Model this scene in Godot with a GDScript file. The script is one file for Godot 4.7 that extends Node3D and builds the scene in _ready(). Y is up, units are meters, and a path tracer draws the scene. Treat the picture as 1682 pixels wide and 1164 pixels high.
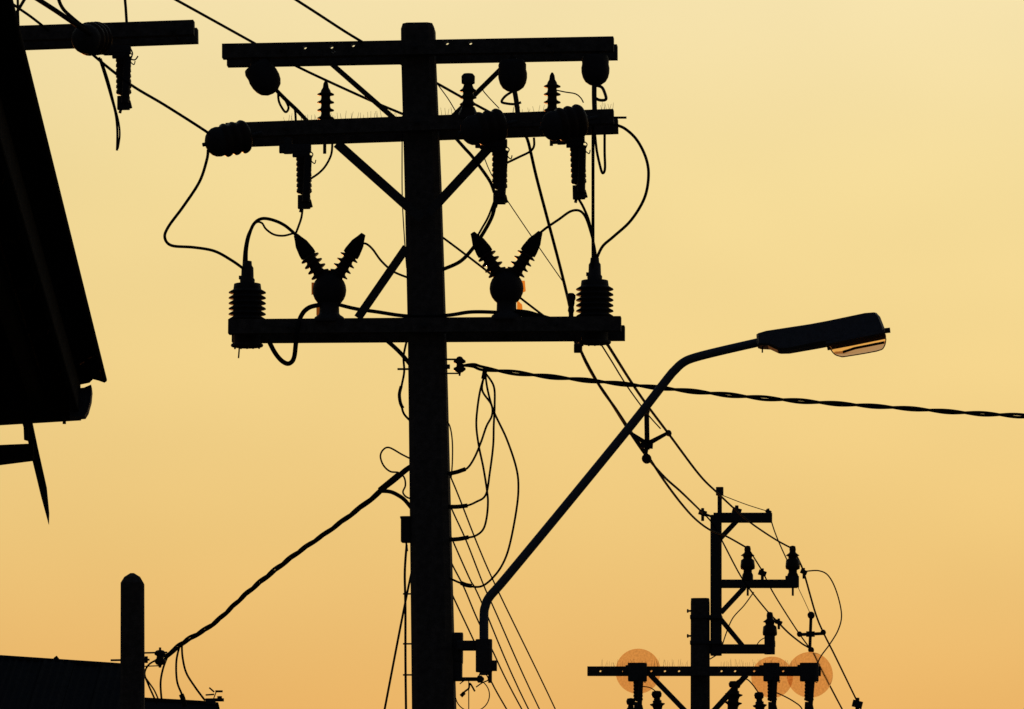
extends Node3D
# Dusk: power poles, street lamp and eaves against a sunset sky, through a long lens.

const CAM := Vector3(0, 1.6, 0)
const PITCH := 8.0
const FOV := 6.0
const YAW := 4.6                     # the pole line runs away to the right by this much
var F := 582.0 / tan(deg_to_rad(FOV * 0.5))
var A := Vector3(cos(deg_to_rad(YAW)), 0, sin(deg_to_rad(YAW)))       # along the crossarms
var N := Vector3(-sin(deg_to_rad(YAW)), 0, cos(deg_to_rad(YAW)))      # along the line, back to the viewer
var O := Vector3(-0.51, 0, -40)      # foot of the main pole
var S := 40.4 / F                    # metres per survey unit at the main pole
var S2 := 72.8 / F                   # and at the second pole
var ORG := Vector3.ZERO
var taken := {}
var M := {}
var rng := RandomNumberGenerator.new()

# ------------------------------------------------------------------ helpers
func at(px: float, py: float, off := 0.0) -> Vector3:    # a surveyed direction met with the vertical plane `off` metres before the main pole
	var p := deg_to_rad(PITCH)
	var d := Vector3(1, 0, 0) * ((px - 841.0) / F) + Vector3(0, cos(p), sin(p)) * ((582.0 - py) / F) + Vector3(0, sin(p), -cos(p))
	var q := O + N * off
	return CAM + d * ((q - CAM).dot(N) / d.dot(N))

func at_z(px: float, py: float, z: float) -> Vector3:    # the same with the plane z = const
	var p := deg_to_rad(PITCH)
	var d := Vector3(1, 0, 0) * ((px - 841.0) / F) + Vector3(0, cos(p), sin(p)) * ((582.0 - py) / F) + Vector3(0, sin(p), -cos(p))
	return CAM + d * (z / d.z)

func numbered(called: String) -> String:
	if not taken.has(called):
		taken[called] = 0
		return called
	taken[called] += 1
	return "%s_%03d" % [called, taken[called]]

func tag(o: Node, label: String, category := "", group := "", kind := ""):
	if label: o.set_meta("label", label)
	if category: o.set_meta("category", category)
	if group: o.set_meta("group", group)
	if kind: o.set_meta("kind", kind)

func thing(called: String, label: String, category: String, where := Vector3.ZERO, group := "") -> Node3D:
	var o := Node3D.new()
	o.name = numbered(called)
	add_child(o)
	o.position = where
	tag(o, label, category, group)
	ORG = where
	return o

func begin() -> SurfaceTool:
	var st := SurfaceTool.new()
	st.begin(Mesh.PRIMITIVE_TRIANGLES)
	return st

func done(st: SurfaceTool, called: String, m: Material, parent: Node = null) -> MeshInstance3D:
	st.generate_normals()
	var o := MeshInstance3D.new()
	o.mesh = st.commit()
	o.mesh.surface_set_material(0, m)
	if parent:
		o.name = called
		parent.add_child(o, true)
	else:
		o.name = numbered(called)
		add_child(o)
		o.position = ORG
	return o

func tri(st: SurfaceTool, a: Vector3, b: Vector3, c: Vector3):
	st.add_vertex(a - ORG); st.add_vertex(b - ORG); st.add_vertex(c - ORG)

func loft(st: SurfaceTool, rings: Array, smooth := true, cap := true):
	st.set_smooth_group(0 if smooth else -1)
	var n: int = rings[0].size()
	for k in rings.size() - 1:
		for i in n:
			var j := (i + 1) % n
			tri(st, rings[k][i], rings[k + 1][j], rings[k][j])
			tri(st, rings[k][i], rings[k + 1][i], rings[k + 1][j])
	if cap:
		st.set_smooth_group(-1)
		for e in 2:
			var r = rings[0] if e == 0 else rings[-1]
			var c := Vector3.ZERO
			for v in r: c += v
			c /= n
			for i in n:
				var j := (i + 1) % n
				if e == 0: tri(st, c, r[i], r[j])
				else: tri(st, c, r[j], r[i])

func rect_ring(c: Vector3, e1: Vector3, e2: Vector3, w: float, d: float, ch := 0.16) -> Array:
	var k := minf(w, d) * ch
	# eight corners, counted from +e1 to +e2
	var hw := w * 0.5
	var hd := d * 0.5
	return [c + e1 * hw + e2 * (-hd + k), c + e1 * hw + e2 * (hd - k), c + e1 * (hw - k) + e2 * hd, c + e1 * (-hw + k) + e2 * hd,
		c - e1 * hw + e2 * (hd - k), c - e1 * hw + e2 * (-hd + k), c + e1 * (-hw + k) - e2 * hd, c + e1 * (hw - k) - e2 * hd]

func bar(st: SurfaceTool, a: Vector3, b: Vector3, w: float, d: float, nrm := Vector3.ZERO, ch := 0.16, w2 := -1.0, d2 := -1.0):
	if nrm == Vector3.ZERO: nrm = N
	var t := (b - a).normalized()
	var e2 := (nrm - t * nrm.dot(t)).normalized()
	var e1 := e2.cross(t)
	loft(st, [rect_ring(a, e1, e2, w, d, ch), rect_ring(b, e1, e2, w if w2 < 0 else w2, d if d2 < 0 else d2, ch)], false)

func ring(c: Vector3, e1: Vector3, e2: Vector3, r: float, n: int) -> Array:
	var out := []
	for i in n:
		var a := TAU * i / n
		out.append(c + e1 * cos(a) * r + e2 * sin(a) * r)
	return out

func curve(pts: Array, sub := 7) -> Array:
	if pts.size() < 3: return pts
	var out := []
	for i in pts.size() - 1:
		var p0: Vector3 = pts[maxi(i - 1, 0)]
		var p1: Vector3 = pts[i]
		var p2: Vector3 = pts[i + 1]
		var p3: Vector3 = pts[mini(i + 2, pts.size() - 1)]
		for k in sub: out.append(p1.cubic_interpolate(p2, p0, p3, float(k) / sub))
	out.append(pts[-1])
	return out

func tube(st: SurfaceTool, path: Array, r: float, n := 8, r2 := -1.0):
	var t: Vector3 = (path[1] - path[0]).normalized()
	var e1 := t.cross(Vector3.UP if absf(t.y) < 0.9 else Vector3.RIGHT).normalized()
	var rings := []
	for i in path.size():
		var d: Vector3 = path[mini(i + 1, path.size() - 1)] - path[maxi(i - 1, 0)]
		if d.length() > 1e-6: t = d.normalized()
		e1 = (e1 - t * e1.dot(t)).normalized()
		var e2 := t.cross(e1)
		var k := float(i) / (path.size() - 1)
		rings.append(ring(path[i], e1, e2, r if r2 < 0 else lerpf(r, r2, k), n))
	loft(st, rings)

func rod(st: SurfaceTool, a: Vector3, b: Vector3, r: float, n := 10, r2 := -1.0):
	tube(st, [a, b], r, n, r2)

func lathe(st: SurfaceTool, base: Vector3, axis: Vector3, profile: Array, k := 1.0, n := 22):   # profile: [radius, distance along the axis] pairs
	var t := axis.normalized()
	var e1 := t.cross(Vector3.UP if absf(t.y) < 0.9 else Vector3.RIGHT).normalized()
	var e2 := t.cross(e1)
	var rings := []
	for p in profile: rings.append(ring(base + t * p[1] * k, e1, e2, maxf(p[0] * k, 0.0004), n))
	loft(st, rings)

func sheds(from: float, to: float, count: int, core: float, wide: float, thick := 0.35) -> Array:   # the rain skirts of an insulator
	var out := []
	var step := (to - from) / count
	for i in count:
		var y := from + step * i
		out.append_array([[core, y], [core * 1.02, y + step * (0.5 - thick * 0.5)], [wide, y + step * (0.5 - thick * 0.25)], [wide * 0.985, y + step * 0.5],
			[core * 1.15, y + step * (0.5 + thick * 0.5)]])
	out.append([core, to])
	return out

func slab(st: SurfaceTool, outline: Array, n: Vector3, thick: float, bevel := 0.0):   # an outline given clockwise as seen, with its own thickness and rounded rim
	var c := Vector3.ZERO
	for v in outline: c += v
	c /= outline.size()
	var rings := []
	for q in [[-0.5, 1], [-0.5 + 0.22, 0], [0.5 - 0.22, 0], [0.5, 1]]:
		var r := []
		for i in range(outline.size() - 1, -1, -1):
			var v: Vector3 = outline[i]
			r.append(v + (c - v).normalized() * bevel * q[1] + n * thick * q[0])
		rings.append(r)
	loft(st, rings, false)

func copy(o: Node3D, label: String, where: Vector3, turn := Vector3.ZERO) -> Node3D:
	var c: Node3D = o.duplicate()
	c.name = numbered(str(o.name).rstrip("0123456789").trim_suffix("_"))
	add_child(c)
	c.position = where
	c.rotation = turn
	c.set_meta("label", label)
	return c

func wire(called: String, label: String, r: float, pts: Array, category := "wire", group := "", m := "rubber", sub := 7) -> MeshInstance3D:
	var path := []
	for p in pts: path.append(at(p[0], p[1], p[2] if p.size() > 2 else 0.0))
	ORG = path[0]
	var st := begin()
	tube(st, curve(path, sub), r * S, 7)
	var o := done(st, called, M[m])
	tag(o, label, category, group)
	return o

func onward(a: Array, b: Array, metres: float) -> Vector3:
	var p := at(a[0], a[1], a[2])
	var q := at(b[0], b[1], b[2])
	return q + (q - p).normalized() * metres

func pt_bar(st: SurfaceTool, a: Array, b: Array, w: float, d: float, off: float, s := -1.0):
	if s < 0: s = S
	bar(st, at(a[0], a[1], off), at(b[0], b[1], off), w * s, d * s)

func noise_tex(f: float, lo: Color, hi: Color, seed_ := 1, normal := false, oct := 5) -> NoiseTexture2D:
	var n := FastNoiseLite.new()
	n.seed = seed_
	n.frequency = f
	n.fractal_octaves = oct
	var t := NoiseTexture2D.new()
	t.width = 512; t.height = 512
	t.seamless = true
	t.noise = n
	if normal:
		t.as_normal_map = true
		t.bump_strength = 4.0
	else:
		var g := Gradient.new()
		g.set_color(0, lo)
		g.set_color(1, hi)
		t.color_ramp = g
	return t

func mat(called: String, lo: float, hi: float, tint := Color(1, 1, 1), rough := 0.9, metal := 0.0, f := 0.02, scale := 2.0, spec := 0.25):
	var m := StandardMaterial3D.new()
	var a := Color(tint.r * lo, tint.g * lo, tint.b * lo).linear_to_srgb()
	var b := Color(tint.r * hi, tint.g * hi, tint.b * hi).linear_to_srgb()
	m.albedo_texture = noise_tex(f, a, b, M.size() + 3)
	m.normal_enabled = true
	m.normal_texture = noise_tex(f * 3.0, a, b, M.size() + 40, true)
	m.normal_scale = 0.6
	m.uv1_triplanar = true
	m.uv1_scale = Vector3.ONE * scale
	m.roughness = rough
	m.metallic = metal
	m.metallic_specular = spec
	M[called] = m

func sky_image() -> ImageTexture:
	# the clear sky after sunset: an amber band over the horizon where the sun went down, paling upwards, falling off to dim blue overhead and behind
	var stops := [[-90.0, Vector3(0.02, 0.018, 0.016)], [-3.0, Vector3(0.05, 0.04, 0.03)], [0.0, Vector3(0.62, 0.24, 0.06)], [2.5, Vector3(0.78, 0.35, 0.088)], [5.0, Vector3(0.852, 0.472, 0.138)],
		[6.5, Vector3(0.878, 0.584, 0.203)], [8.0, Vector3(0.920, 0.678, 0.272)], [9.5, Vector3(0.918, 0.722, 0.325)], [11.0, Vector3(0.930, 0.770, 0.420)], [14.0, Vector3(0.90, 0.80, 0.52)], [20.0, Vector3(0.62, 0.63, 0.52)],
		[30.0, Vector3(0.30, 0.35, 0.36)], [50.0, Vector3(0.09, 0.12, 0.16)], [90.0, Vector3(0.03, 0.045, 0.07)]]
	var dim := [[-90.0, Vector3(0.01, 0.01, 0.01)], [0.0, Vector3(0.016, 0.017, 0.022)], [12.0, Vector3(0.022, 0.022, 0.030)], [40.0, Vector3(0.022, 0.029, 0.045)], [90.0, Vector3(0.03, 0.045, 0.07)]]
	var nz := FastNoiseLite.new()
	nz.seed = 7
	nz.frequency = 0.03
	nz.fractal_octaves = 4
	var w := 1024
	var h := 512
	var data := PackedFloat32Array()
	data.resize(w * h * 4)
	for y in h:
		var e := 90.0 - (y + 0.5) / h * 180.0
		var lit := pick(stops, e)
		var dark := pick(dim, e)
		for x in w:
			var az := (x + 0.5) / w * 360.0      # 0 is ahead (-z), 90 to the right
			var d := absf(az - 8.0)
			d = minf(d, 360.0 - d)
			var k := exp(-pow(d / 58.0, 2.0))
			var n := 1.0 + 0.035 * nz.get_noise_2d(x * 5.0, y * 14.0)
			var c := dark.lerp(lit, k) * n
			var i := (y * w + x) * 4
			data[i] = c.x
			data[i + 1] = c.y
			data[i + 2] = c.z
			data[i + 3] = 1.0
	return ImageTexture.create_from_image(Image.create_from_data(w, h, false, Image.FORMAT_RGBAF, data.to_byte_array()))

func pick(stops: Array, e: float) -> Vector3:
	for i in stops.size() - 1:
		if e <= stops[i + 1][0]:
			var k: float = clampf((e - stops[i][0]) / (stops[i + 1][0] - stops[i][0]), 0, 1)
			return (stops[i][1] as Vector3).lerp(stops[i + 1][1], k)
	return stops[-1][1]

# ------------------------------------------------------------------ scene
func _ready():
	rng.seed = 11
	var cam := Camera3D.new()
	cam.name = "camera"
	add_child(cam)
	cam.position = CAM
	cam.rotation_degrees = Vector3(PITCH, 0, 0)
	cam.fov = FOV
	cam.near = 0.1
	cam.far = 3000
	cam.current = true
	var pano := PanoramaSkyMaterial.new()
	pano.panorama = sky_image()
	pano.filter = true
	var sky := Sky.new()
	sky.sky_material = pano
	var env := Environment.new()
	env.background_mode = Environment.BG_SKY
	env.sky = sky
	env.tonemap_mode = Environment.TONE_MAPPER_LINEAR
	env.tonemap_exposure = 1.0
	env.sdfgi_enabled = true
	env.ssao_enabled = true
	env.ssil_enabled = true
	var we := WorldEnvironment.new()
	we.name = "environment"
	we.environment = env
	add_child(we)
	var sun := DirectionalLight3D.new()
	sun.name = "sun"
	sun.light_color = Color(1.0, 0.62, 0.32)
	sun.light_energy = 0.3
	sun.light_angular_distance = 0.5
	sun.shadow_enabled = true
	add_child(sun)
	sun.rotation_degrees = Vector3(-0.5, 180.0 + 9.0, 0)      # on the horizon ahead, a little to the left

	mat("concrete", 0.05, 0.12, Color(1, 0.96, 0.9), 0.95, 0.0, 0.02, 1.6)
	mat("steel", 0.05, 0.10, Color(0.95, 1, 1.05), 0.75, 0.3, 0.03, 3.0)
	mat("porcelain", 0.025, 0.045, Color(1.1, 0.8, 0.65), 0.45, 0.0, 0.01, 2.0)
	mat("polymer", 0.03, 0.05, Color(1, 1, 1.05), 0.7, 0.0, 0.02, 3.0)
	mat("rubber", 0.016, 0.028, Color(1, 1, 1), 0.95, 0.0, 0.03, 4.0, 0.1)
	mat("wood", 0.02, 0.05, Color(1.1, 0.9, 0.7), 0.92, 0.0, 0.02, 2.5)
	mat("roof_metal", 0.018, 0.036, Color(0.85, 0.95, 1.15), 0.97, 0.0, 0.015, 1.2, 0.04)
	mat("paint", 0.10, 0.15, Color(0.8, 0.95, 1.2), 0.6, 0.0, 0.02, 2.0)
	mat("render", 0.15, 0.25, Color(1, 0.95, 0.88), 0.95, 0.0, 0.01, 0.5)
	mat("asphalt", 0.035, 0.065, Color(1, 1, 1), 0.95, 0.0, 0.03, 0.4)
	mat("earth", 0.05, 0.10, Color(1, 0.85, 0.65), 1.0, 0.0, 0.02, 0.15)
	# tinted plastics that the sky shines through
	for q in [["orange_plastic", Color(0.97, 0.64, 0.42)], ["amber", Color(0.93, 0.60, 0.30)], ["deep_orange", Color(0.88, 0.30, 0.05)], ["brown_plastic", Color(0.22, 0.07, 0.02)], ["smoky", Color(0.52, 0.38, 0.36)]]:
		var t := StandardMaterial3D.new()
		t.albedo_color = (q[1] as Color).linear_to_srgb()
		t.albedo_color.a = 0.04
		t.transparency = BaseMaterial3D.TRANSPARENCY_ALPHA
		t.refraction_enabled = true
		t.refraction_scale = 0.0005
		t.roughness = 0.32
		t.metallic_specular = 0.2
		M[q[0]] = t
	M.orange_plastic.albedo_texture = noise_tex(0.02, Color(0.84, 0.84, 0.84), Color(1, 1, 1), 90)
	M.orange_plastic.uv1_triplanar = true
	M.orange_plastic.uv1_scale = Vector3.ONE * 3.0

	ground()
	near_house()
	far_house()
	main_pole()
	left_pole()
	second_pole()
	service_post()
	insulators()
	cutouts()
	arresters()
	transformers()
	lamp()
	small_fittings()
	wires_main()
	wires_far()

func ground():
	ORG = Vector3.ZERO
	var st := begin()
	st.set_smooth_group(-1)
	var c := 24
	for i in c:
		for j in c:
			var x0 := -900.0 + 1800.0 * i / c
			var x1 := -900.0 + 1800.0 * (i + 1) / c
			var z0 := -1500.0 + 1800.0 * j / c
			var z1 := -1500.0 + 1800.0 * (j + 1) / c
			tri(st, Vector3(x0, 0, z0), Vector3(x1, 0, z0), Vector3(x1, 0, z1))
			tri(st, Vector3(x0, 0, z0), Vector3(x1, 0, z1), Vector3(x0, 0, z1))
	var g := done(st, "ground", M.earth)
	tag(g, "bare dark earth ground stretching to the horizon", "", "", "structure")
	st = begin()
	st.set_smooth_group(-1)
	var a := Vector3(2.6, 0.004, 60)
	var b := Vector3(2.6 + 24.0, 0.004, -300)
	var w := Vector3(6.5, 0, 0)
	tri(st, a, b, b + w)
	tri(st, a, b + w, a + w)
	var r := done(st, "road", M.asphalt)
	tag(r, "dark asphalt road running along the poles", "", "", "structure")

# ------------------------------------------------------------------ houses
func near_house():
	# the roof edge runs away from the viewer on the left; only its eave comes into the picture
	var tip := at_z(172, 625, -25.6)
	var mid := at_z(38, 90, -18.8)
	mid.y = tip.y
	var dir := (tip - mid).normalized()          # along the eave, away
	var near := tip - dir * 16.0
	var left := Vector3(-1, 0, 0)
	var up := left * cos(deg_to_rad(20)) + Vector3.UP * sin(deg_to_rad(20))
	var h := thing("house", "black house roof edge with gutter rising steeply along the left", "house", Vector3(-5.0, 0, -18))
	var count := 20
	for i in count:                              # roofing sheets side by side, each with its ribs
		var st := begin()
		var a := near.lerp(tip, float(i) / count)
		var b := near.lerp(tip, float(i + 1) / count)
		var lift := Vector3.UP * (0.0015 if i % 2 else 0.0)
		var over := (b - a).normalized() * 0.03
		var ri := []
		for e in 2:
			var base := Vector3.ZERO if e == 0 else up * 4.2
			var r := []
			var n := 12
			for k in n + 1: r.append(a + (b + over - a) * (float(k) / n) + base + lift + Vector3.UP * (0.012 if k % 4 == 1 else 0.0))
			for k in range(n, -1, -1): r.append(a + (b + over - a) * (float(k) / n) + base + lift + Vector3.UP * ((0.012 if k % 4 == 1 else 0.0) - 0.006))
			ri.append(r)
		ri.reverse()
		loft(st, ri, false)
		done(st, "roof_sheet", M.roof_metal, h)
	# curled lip of the last sheet
	var lip := begin()
	slab(lip, [at_z(118, 605, -25.6), at_z(172, 623, -25.6), at_z(173, 627, -25.6), at_z(167, 622, -25.6), at_z(160, 619.5, -25.6), at_z(153, 622, -25.6), at_z(147, 628, -25.6), at_z(132, 631, -25.6)], Vector3(0, 0, 1), 0.02)
	done(lip, "sheet_lip", M.roof_metal, h)
	lip = begin()
	tube(lip, [near + Vector3.UP * 0.003, tip + Vector3.UP * 0.003], 0.010, 8)
	done(lip, "drip_edge", M.roof_metal, h)
	# gable end under the far sheets: closed board with its straight lower edge
	var g := begin()
	var z := -25.56
	slab(g, [at_z(118, 607, z), at_z(132, 630, z), at_z(133, 689, z), at_z(0, 697, z), at_z(-400, 722, z), at_z(-1500, 760, z), at_z(-1500, 17, z)], Vector3(0, 0, 1), 0.05)
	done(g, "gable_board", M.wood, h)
	g = begin()
	bar(g, at_z(127, 655, -25.5), at_z(127, 655, -25.5) - dir * 15.8, 0.022, 0.12, Vector3.UP)
	done(g, "fascia_board", M.roof_metal, h)
	# soffit and purlins
	g = begin()
	bar(g, at_z(60, 640, -25.5), at_z(60, 640, -25.5) - dir * 15.8, 0.06, 0.09, Vector3.UP)
	done(g, "wall_plate", M.wood, h)
	for i in 14:
		g = begin()
		var q := tip - dir * (0.35 + i * 1.1) - Vector3.UP * 0.062 + up * 0.16
		bar(g, q, q + up * 3.8, 0.045, 0.08, Vector3.UP)
		done(g, "rafter", M.wood, h)
	# gutter: a short closed outlet piece at the corner
	var prof := []
	for p in [[131, 643], [140, 642], [151.5, 637], [152.5, 646], [151, 662], [146, 680], [141, 688], [116, 690], [116, 660]]:
		prof.append(at_z(p[0], p[1], -25.52))
	var back := []
	for p in prof: back.append(p - dir * 0.10)
	g = begin()
	loft(g, [back, prof], false)
	done(g, "gutter", M.paint, h)
	g = begin()
	bar(g, at_z(106, 684, -25.5), at_z(106, 696, -25.5), 0.012, 0.012)
	done(g, "gutter_screw", M.steel, h)
	# loose timber and the outrigger board
	g = begin()
	slab(g, [at_z(36, 692, -25.58), at_z(53, 690, -25.58), at_z(62, 733, -25.58), at_z(77, 800, -25.58), at_z(81, 842, -25.58), at_z(80.5, 861, -25.58), at_z(68, 815, -25.58), at_z(54, 757, -25.58), at_z(46, 722, -25.58)], Vector3(0, 0, 1), 0.03)
	done(g, "hanging_timber", M.wood, h)
	g = begin()
	bar(g, at_z(-110, 749, -25.55), at_z(56, 742, -25.55), 0.062, 0.04, Vector3(0, 0, 1))
	done(g, "outrigger_board", M.wood, h)
	g = begin()
	bar(g, at_z(-8, 760, -25.53), at_z(55, 752, -25.53), 0.02, 0.03, Vector3(0, 0, 1))
	done(g, "batten", M.wood, h)
	g = begin()
	slab(g, [at_z(39, 696, -25.54), at_z(48, 696, -25.54), at_z(47, 724, -25.54), at_z(40, 722, -25.54)], Vector3(0, 0, 1), 0.02)
	done(g, "splinter", M.wood, h)
	# walls that carry it, outside the frame
	g = begin()
	bar(g, Vector3(-2.3, 2.45, -9.6), Vector3(-2.3, 2.45, -25.7), 0.2, 4.9, Vector3.UP, 0.02)
	bar(g, Vector3(-2.2, 2.4, -25.68), Vector3(-5.5, 2.4, -25.68), 0.2, 4.8, Vector3.UP, 0.02)
	bar(g, Vector3(-2.2, 2.4, -9.7), Vector3(-5.5, 2.4, -9.7), 0.2, 4.8, Vector3.UP, 0.02)
	bar(g, Vector3(-5.55, 3.2, -9.6), Vector3(-5.55, 3.2, -25.7), 0.2, 6.4, Vector3.UP, 0.02)
	done(g, "wall", M.render, h)

func far_house():
	var h := thing("house", "low dark house roof behind the small square post, lower left", "house", Vector3(-3.6, 0, -47))
	var z := -46.0
	var a := at_z(-260, 1064, z - 0.4)
	var b := at_z(216, 1096, z + 0.2)
	var down := Vector3(0.0, -0.62, 1.9)
	var count := 10
	for i in count:
		var st := begin()
		var p := a.lerp(b, float(i) / count)
		var q := a.lerp(b, float(i + 1) / count + 0.006)
		p.y += 0.006 * sin(i * 2.1); q.y += 0.006 * sin(i * 2.1)
		var lift := Vector3.UP * (0.006 if i % 2 else 0.0)
		var ri := []
		for e in 2:
			var r := []
			for k in 13: r.append(p.lerp(q, k / 12.0) + down * e + lift + Vector3.UP * (0.014 if k % 3 == 1 else 0.0))
			for k in range(12, -1, -1): r.append(p.lerp(q, k / 12.0) + down * e + lift + Vector3.UP * ((0.014 if k % 3 == 1 else 0.0) - 0.012))
			ri.append(r)
		ri.reverse()
		loft(st, ri, false)
		done(st, "roof_sheet", M.roof_metal, h)
		if i % 2 == 0:
			st = begin()
			var back := Vector3(0, -0.62, -1.9)
			var r2 := [[p, q, q + Vector3.DOWN * 0.02, p + Vector3.DOWN * 0.02], [p + back, q + back, q + back + Vector3.DOWN * 0.02, p + back + Vector3.DOWN * 0.02]]
			if i + 2 <= count:
				var q2 := a.lerp(b, float(i + 2) / count)
				r2 = [[p, q2, q2 + Vector3.DOWN * 0.02, p + Vector3.DOWN * 0.02], [p + back, q2 + back, q2 + back + Vector3.DOWN * 0.02, p + back + Vector3.DOWN * 0.02]]
			loft(st, r2, false)
			done(st, "back_roof_sheet", M.roof_metal, h)
	var st := begin()
	tube(st, [a + Vector3.UP * 0.004, b + Vector3.UP * 0.004], 0.022, 8)
	done(st, "ridge_cap", M.roof_metal, h)
	st = begin()
	slab(st, [at_z(81, 1091, z), at_z(101, 1092, z), at_z(98, 1082, z), at_z(94, 1077, z), at_z(90, 1080, z)], Vector3(0, 0, 1), 0.07)
	done(st, "roof_vent", M.roof_metal, h)
	# lower lean-to on the right
	var c := at_z(205, 1148, z + 0.6)
	var d := at_z(356, 1157, z + 0.6)
	for i in 3:
		st = begin()
		var p := c.lerp(d, i / 3.0)
		var q := c.lerp(d, (i + 1) / 3.0)
		loft(st, [[p, q, q + Vector3.DOWN * 0.03, p + Vector3.DOWN * 0.03], [p + down, q + down, q + down + Vector3.DOWN * 0.03, p + down + Vector3.DOWN * 0.03]], false)
		done(st, "lean_to_sheet", M.roof_metal, h)
	st = begin()
	tube(st, [c, at_z(330, 1155, z + 0.6), d, at_z(359, 1175, z + 0.6)], 0.02, 8)
	done(st, "lean_to_edge", M.roof_metal, h)
	st = begin()
	bar(st, Vector3(a.x, (a.y - 0.75) / 2, z + 1.6), Vector3(b.x, (a.y - 0.75) / 2, z + 1.6), 0.15, a.y - 0.75, Vector3.UP, 0.02)
	bar(st, Vector3(a.x, (a.y - 0.75) / 2, z - 1.6), Vector3(d.x, (a.y - 0.75) / 2, z - 1.6), 0.15, a.y - 0.75, Vector3.UP, 0.02)
	bar(st, Vector3(d.x - 0.08, (d.y - 0.75) / 2, z + 1.9), Vector3(d.x - 0.08, (d.y - 0.75) / 2, z - 1.5), 0.15, d.y - 0.75, Vector3.UP, 0.02)
	bar(st, Vector3(b.x, (d.y - 0.8) / 2, z + 2.1), Vector3(d.x, (d.y - 0.8) / 2, z + 2.1), 0.15, d.y - 0.8, Vector3.UP, 0.02)
	done(st, "wall", M.render, h)

# ------------------------------------------------------------------ poles
func shaft(st: SurfaceTool, rows: Array, s: float, off := 0.0, ch := 0.16):     # rows: centre x, y, width, from the foot up
	var rings := []
	for r in rows:
		var c := at(r[0], r[1], off)
		rings.append(rect_ring(c, -A, N, r[2] * s, r[2] * s * 0.96, ch))
	loft(st, rings, false)

func pierced(parent: Node, called: String, a: Vector3, b: Vector3, high: float, deep: float, holes: Array, m: String, r := 0.014):
	# a crossarm with real bolt holes through it; holes: distance from a along the arm, and up from its middle line
	var box := CSGBox3D.new()
	box.name = called
	box.size = Vector3((b - a).length(), high, deep)
	var x := (b - a).normalized()
	var zc := (N - x * N.dot(x)).normalized()
	box.transform = Transform3D(Basis(x, zc.cross(x), zc), (a + b) * 0.5 - ORG)
	box.material = M[m]
	parent.add_child(box, true)
	for hl in holes:
		var c := CSGCylinder3D.new()
		c.name = "bolt_hole"
		c.operation = CSGShape3D.OPERATION_SUBTRACTION
		c.radius = r
		c.height = deep * 1.4
		c.sides = 14
		c.rotation_degrees = Vector3(90, 0, 0)
		c.position = Vector3(hl[0] - box.size.x * 0.5, hl[1], 0)
		box.add_child(c, true)

func bolt(parent: Node, px: float, py: float, off: float, long := 0.42, r := 0.009):
	var st := begin()
	var c := at(px, py, off)
	rod(st, c + N * long * 0.5, c - N * long * 0.5, r, 8)
	rod(st, c + N * long * 0.46, c + N * (long * 0.46 - 0.014), r * 2.0, 6)
	done(st, "through_bolt", M.steel, parent)

func spikes(parent: Node, x0: float, y0: float, x1: float, y1: float, off: float, count: int, tall: float, s: float):
	var st := begin()
	for i in count:
		var k := (i + rng.randf()) / count
		var b := at(lerpf(x0, x1, k), lerpf(y0, y1, k), off + rng.randf_range(-0.03, 0.03))
		var t := b + Vector3.UP * tall * s * rng.randf_range(0.45, 1.0) + A * s * rng.randf_range(-5, 5) + N * rng.randf_range(-0.03, 0.03)
		rod(st, b - Vector3.UP * 0.02, t, 0.0014, 4, 0.0008)
	var o := done(st, "bird_spikes", M.steel, parent)
	o.set_meta("kind", "stuff")

func main_pole():
	var foot := at(748, 2580, 0)
	foot.y = 0
	var p := thing("utility_pole", "tall square concrete pole in the centre with three double crossarms", "utility pole", foot)
	var st := begin()
	shaft(st, [[748, 2590, 88], [718, 1400, 73], [711, 1050, 67], [702, 560, 60.5], [695, 300, 58], [688, 100, 55], [687.2, 50, 54.5], [687.2, 41, 49]], S)
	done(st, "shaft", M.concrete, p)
	for f in [[366, 85, 1008, 73, 374, 98, 1014, 86, 0.140], [372, 215, 1008, 192, 384, 229, 1015, 207, 0.145], [376, 537, 1020, 532, 382, 551, 1026, 547, 0.152]]:
		var off: float = f[8]
		var top: bool = f[1] < 100
		var fa := at(f[0], f[1], off)
		var fb := at(f[2], f[3], off)
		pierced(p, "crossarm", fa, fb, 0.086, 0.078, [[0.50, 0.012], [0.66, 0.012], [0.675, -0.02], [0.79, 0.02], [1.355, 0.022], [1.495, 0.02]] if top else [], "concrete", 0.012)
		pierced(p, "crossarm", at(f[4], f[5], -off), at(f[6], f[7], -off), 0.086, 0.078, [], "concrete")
		bolt(p, 687 + (f[1] - 85) * 0.033, (f[1] + f[3]) * 0.5 + 7, 0.0, 0.46)
		for k in [0.16, 0.84]: bolt(p, lerpf(f[0], f[2], k), lerpf(f[1], f[3], k) + 7, 0.0, 0.42, 0.008)
	for b in [[553, 236, 692, 360, 14, 0.19], [802, 244, 704, 350, 15, 0.19], [668, 406, 588, 522, 14, 0.20], [545, 106, 648, 196, 7, -0.10], [826, 110, 737, 198, 8, -0.10]]:
		st = begin()
		pt_bar(st, [b[0], b[1]], [b[2], b[3]], b[4], 3.0, b[5])
		pt_bar(st, [b[0] + b[4] * 0.36, b[1] - b[4] * 0.36], [b[2] + b[4] * 0.36, b[3] - b[4] * 0.36], 2.6, 8.0, b[5] - 0.012)
		done(st, "brace", M.steel, p)
	spikes(p, 465, 200, 655, 192, 0.14, 34, 14, S)
	spikes(p, 722, 190, 770, 189, 0.14, 9, 15, S)
	spikes(p, 835, 187, 900, 185, 0.14, 10, 14, S)
	spikes(p, 985, 182, 1007, 182, 0.14, 8, 17, S)

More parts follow.
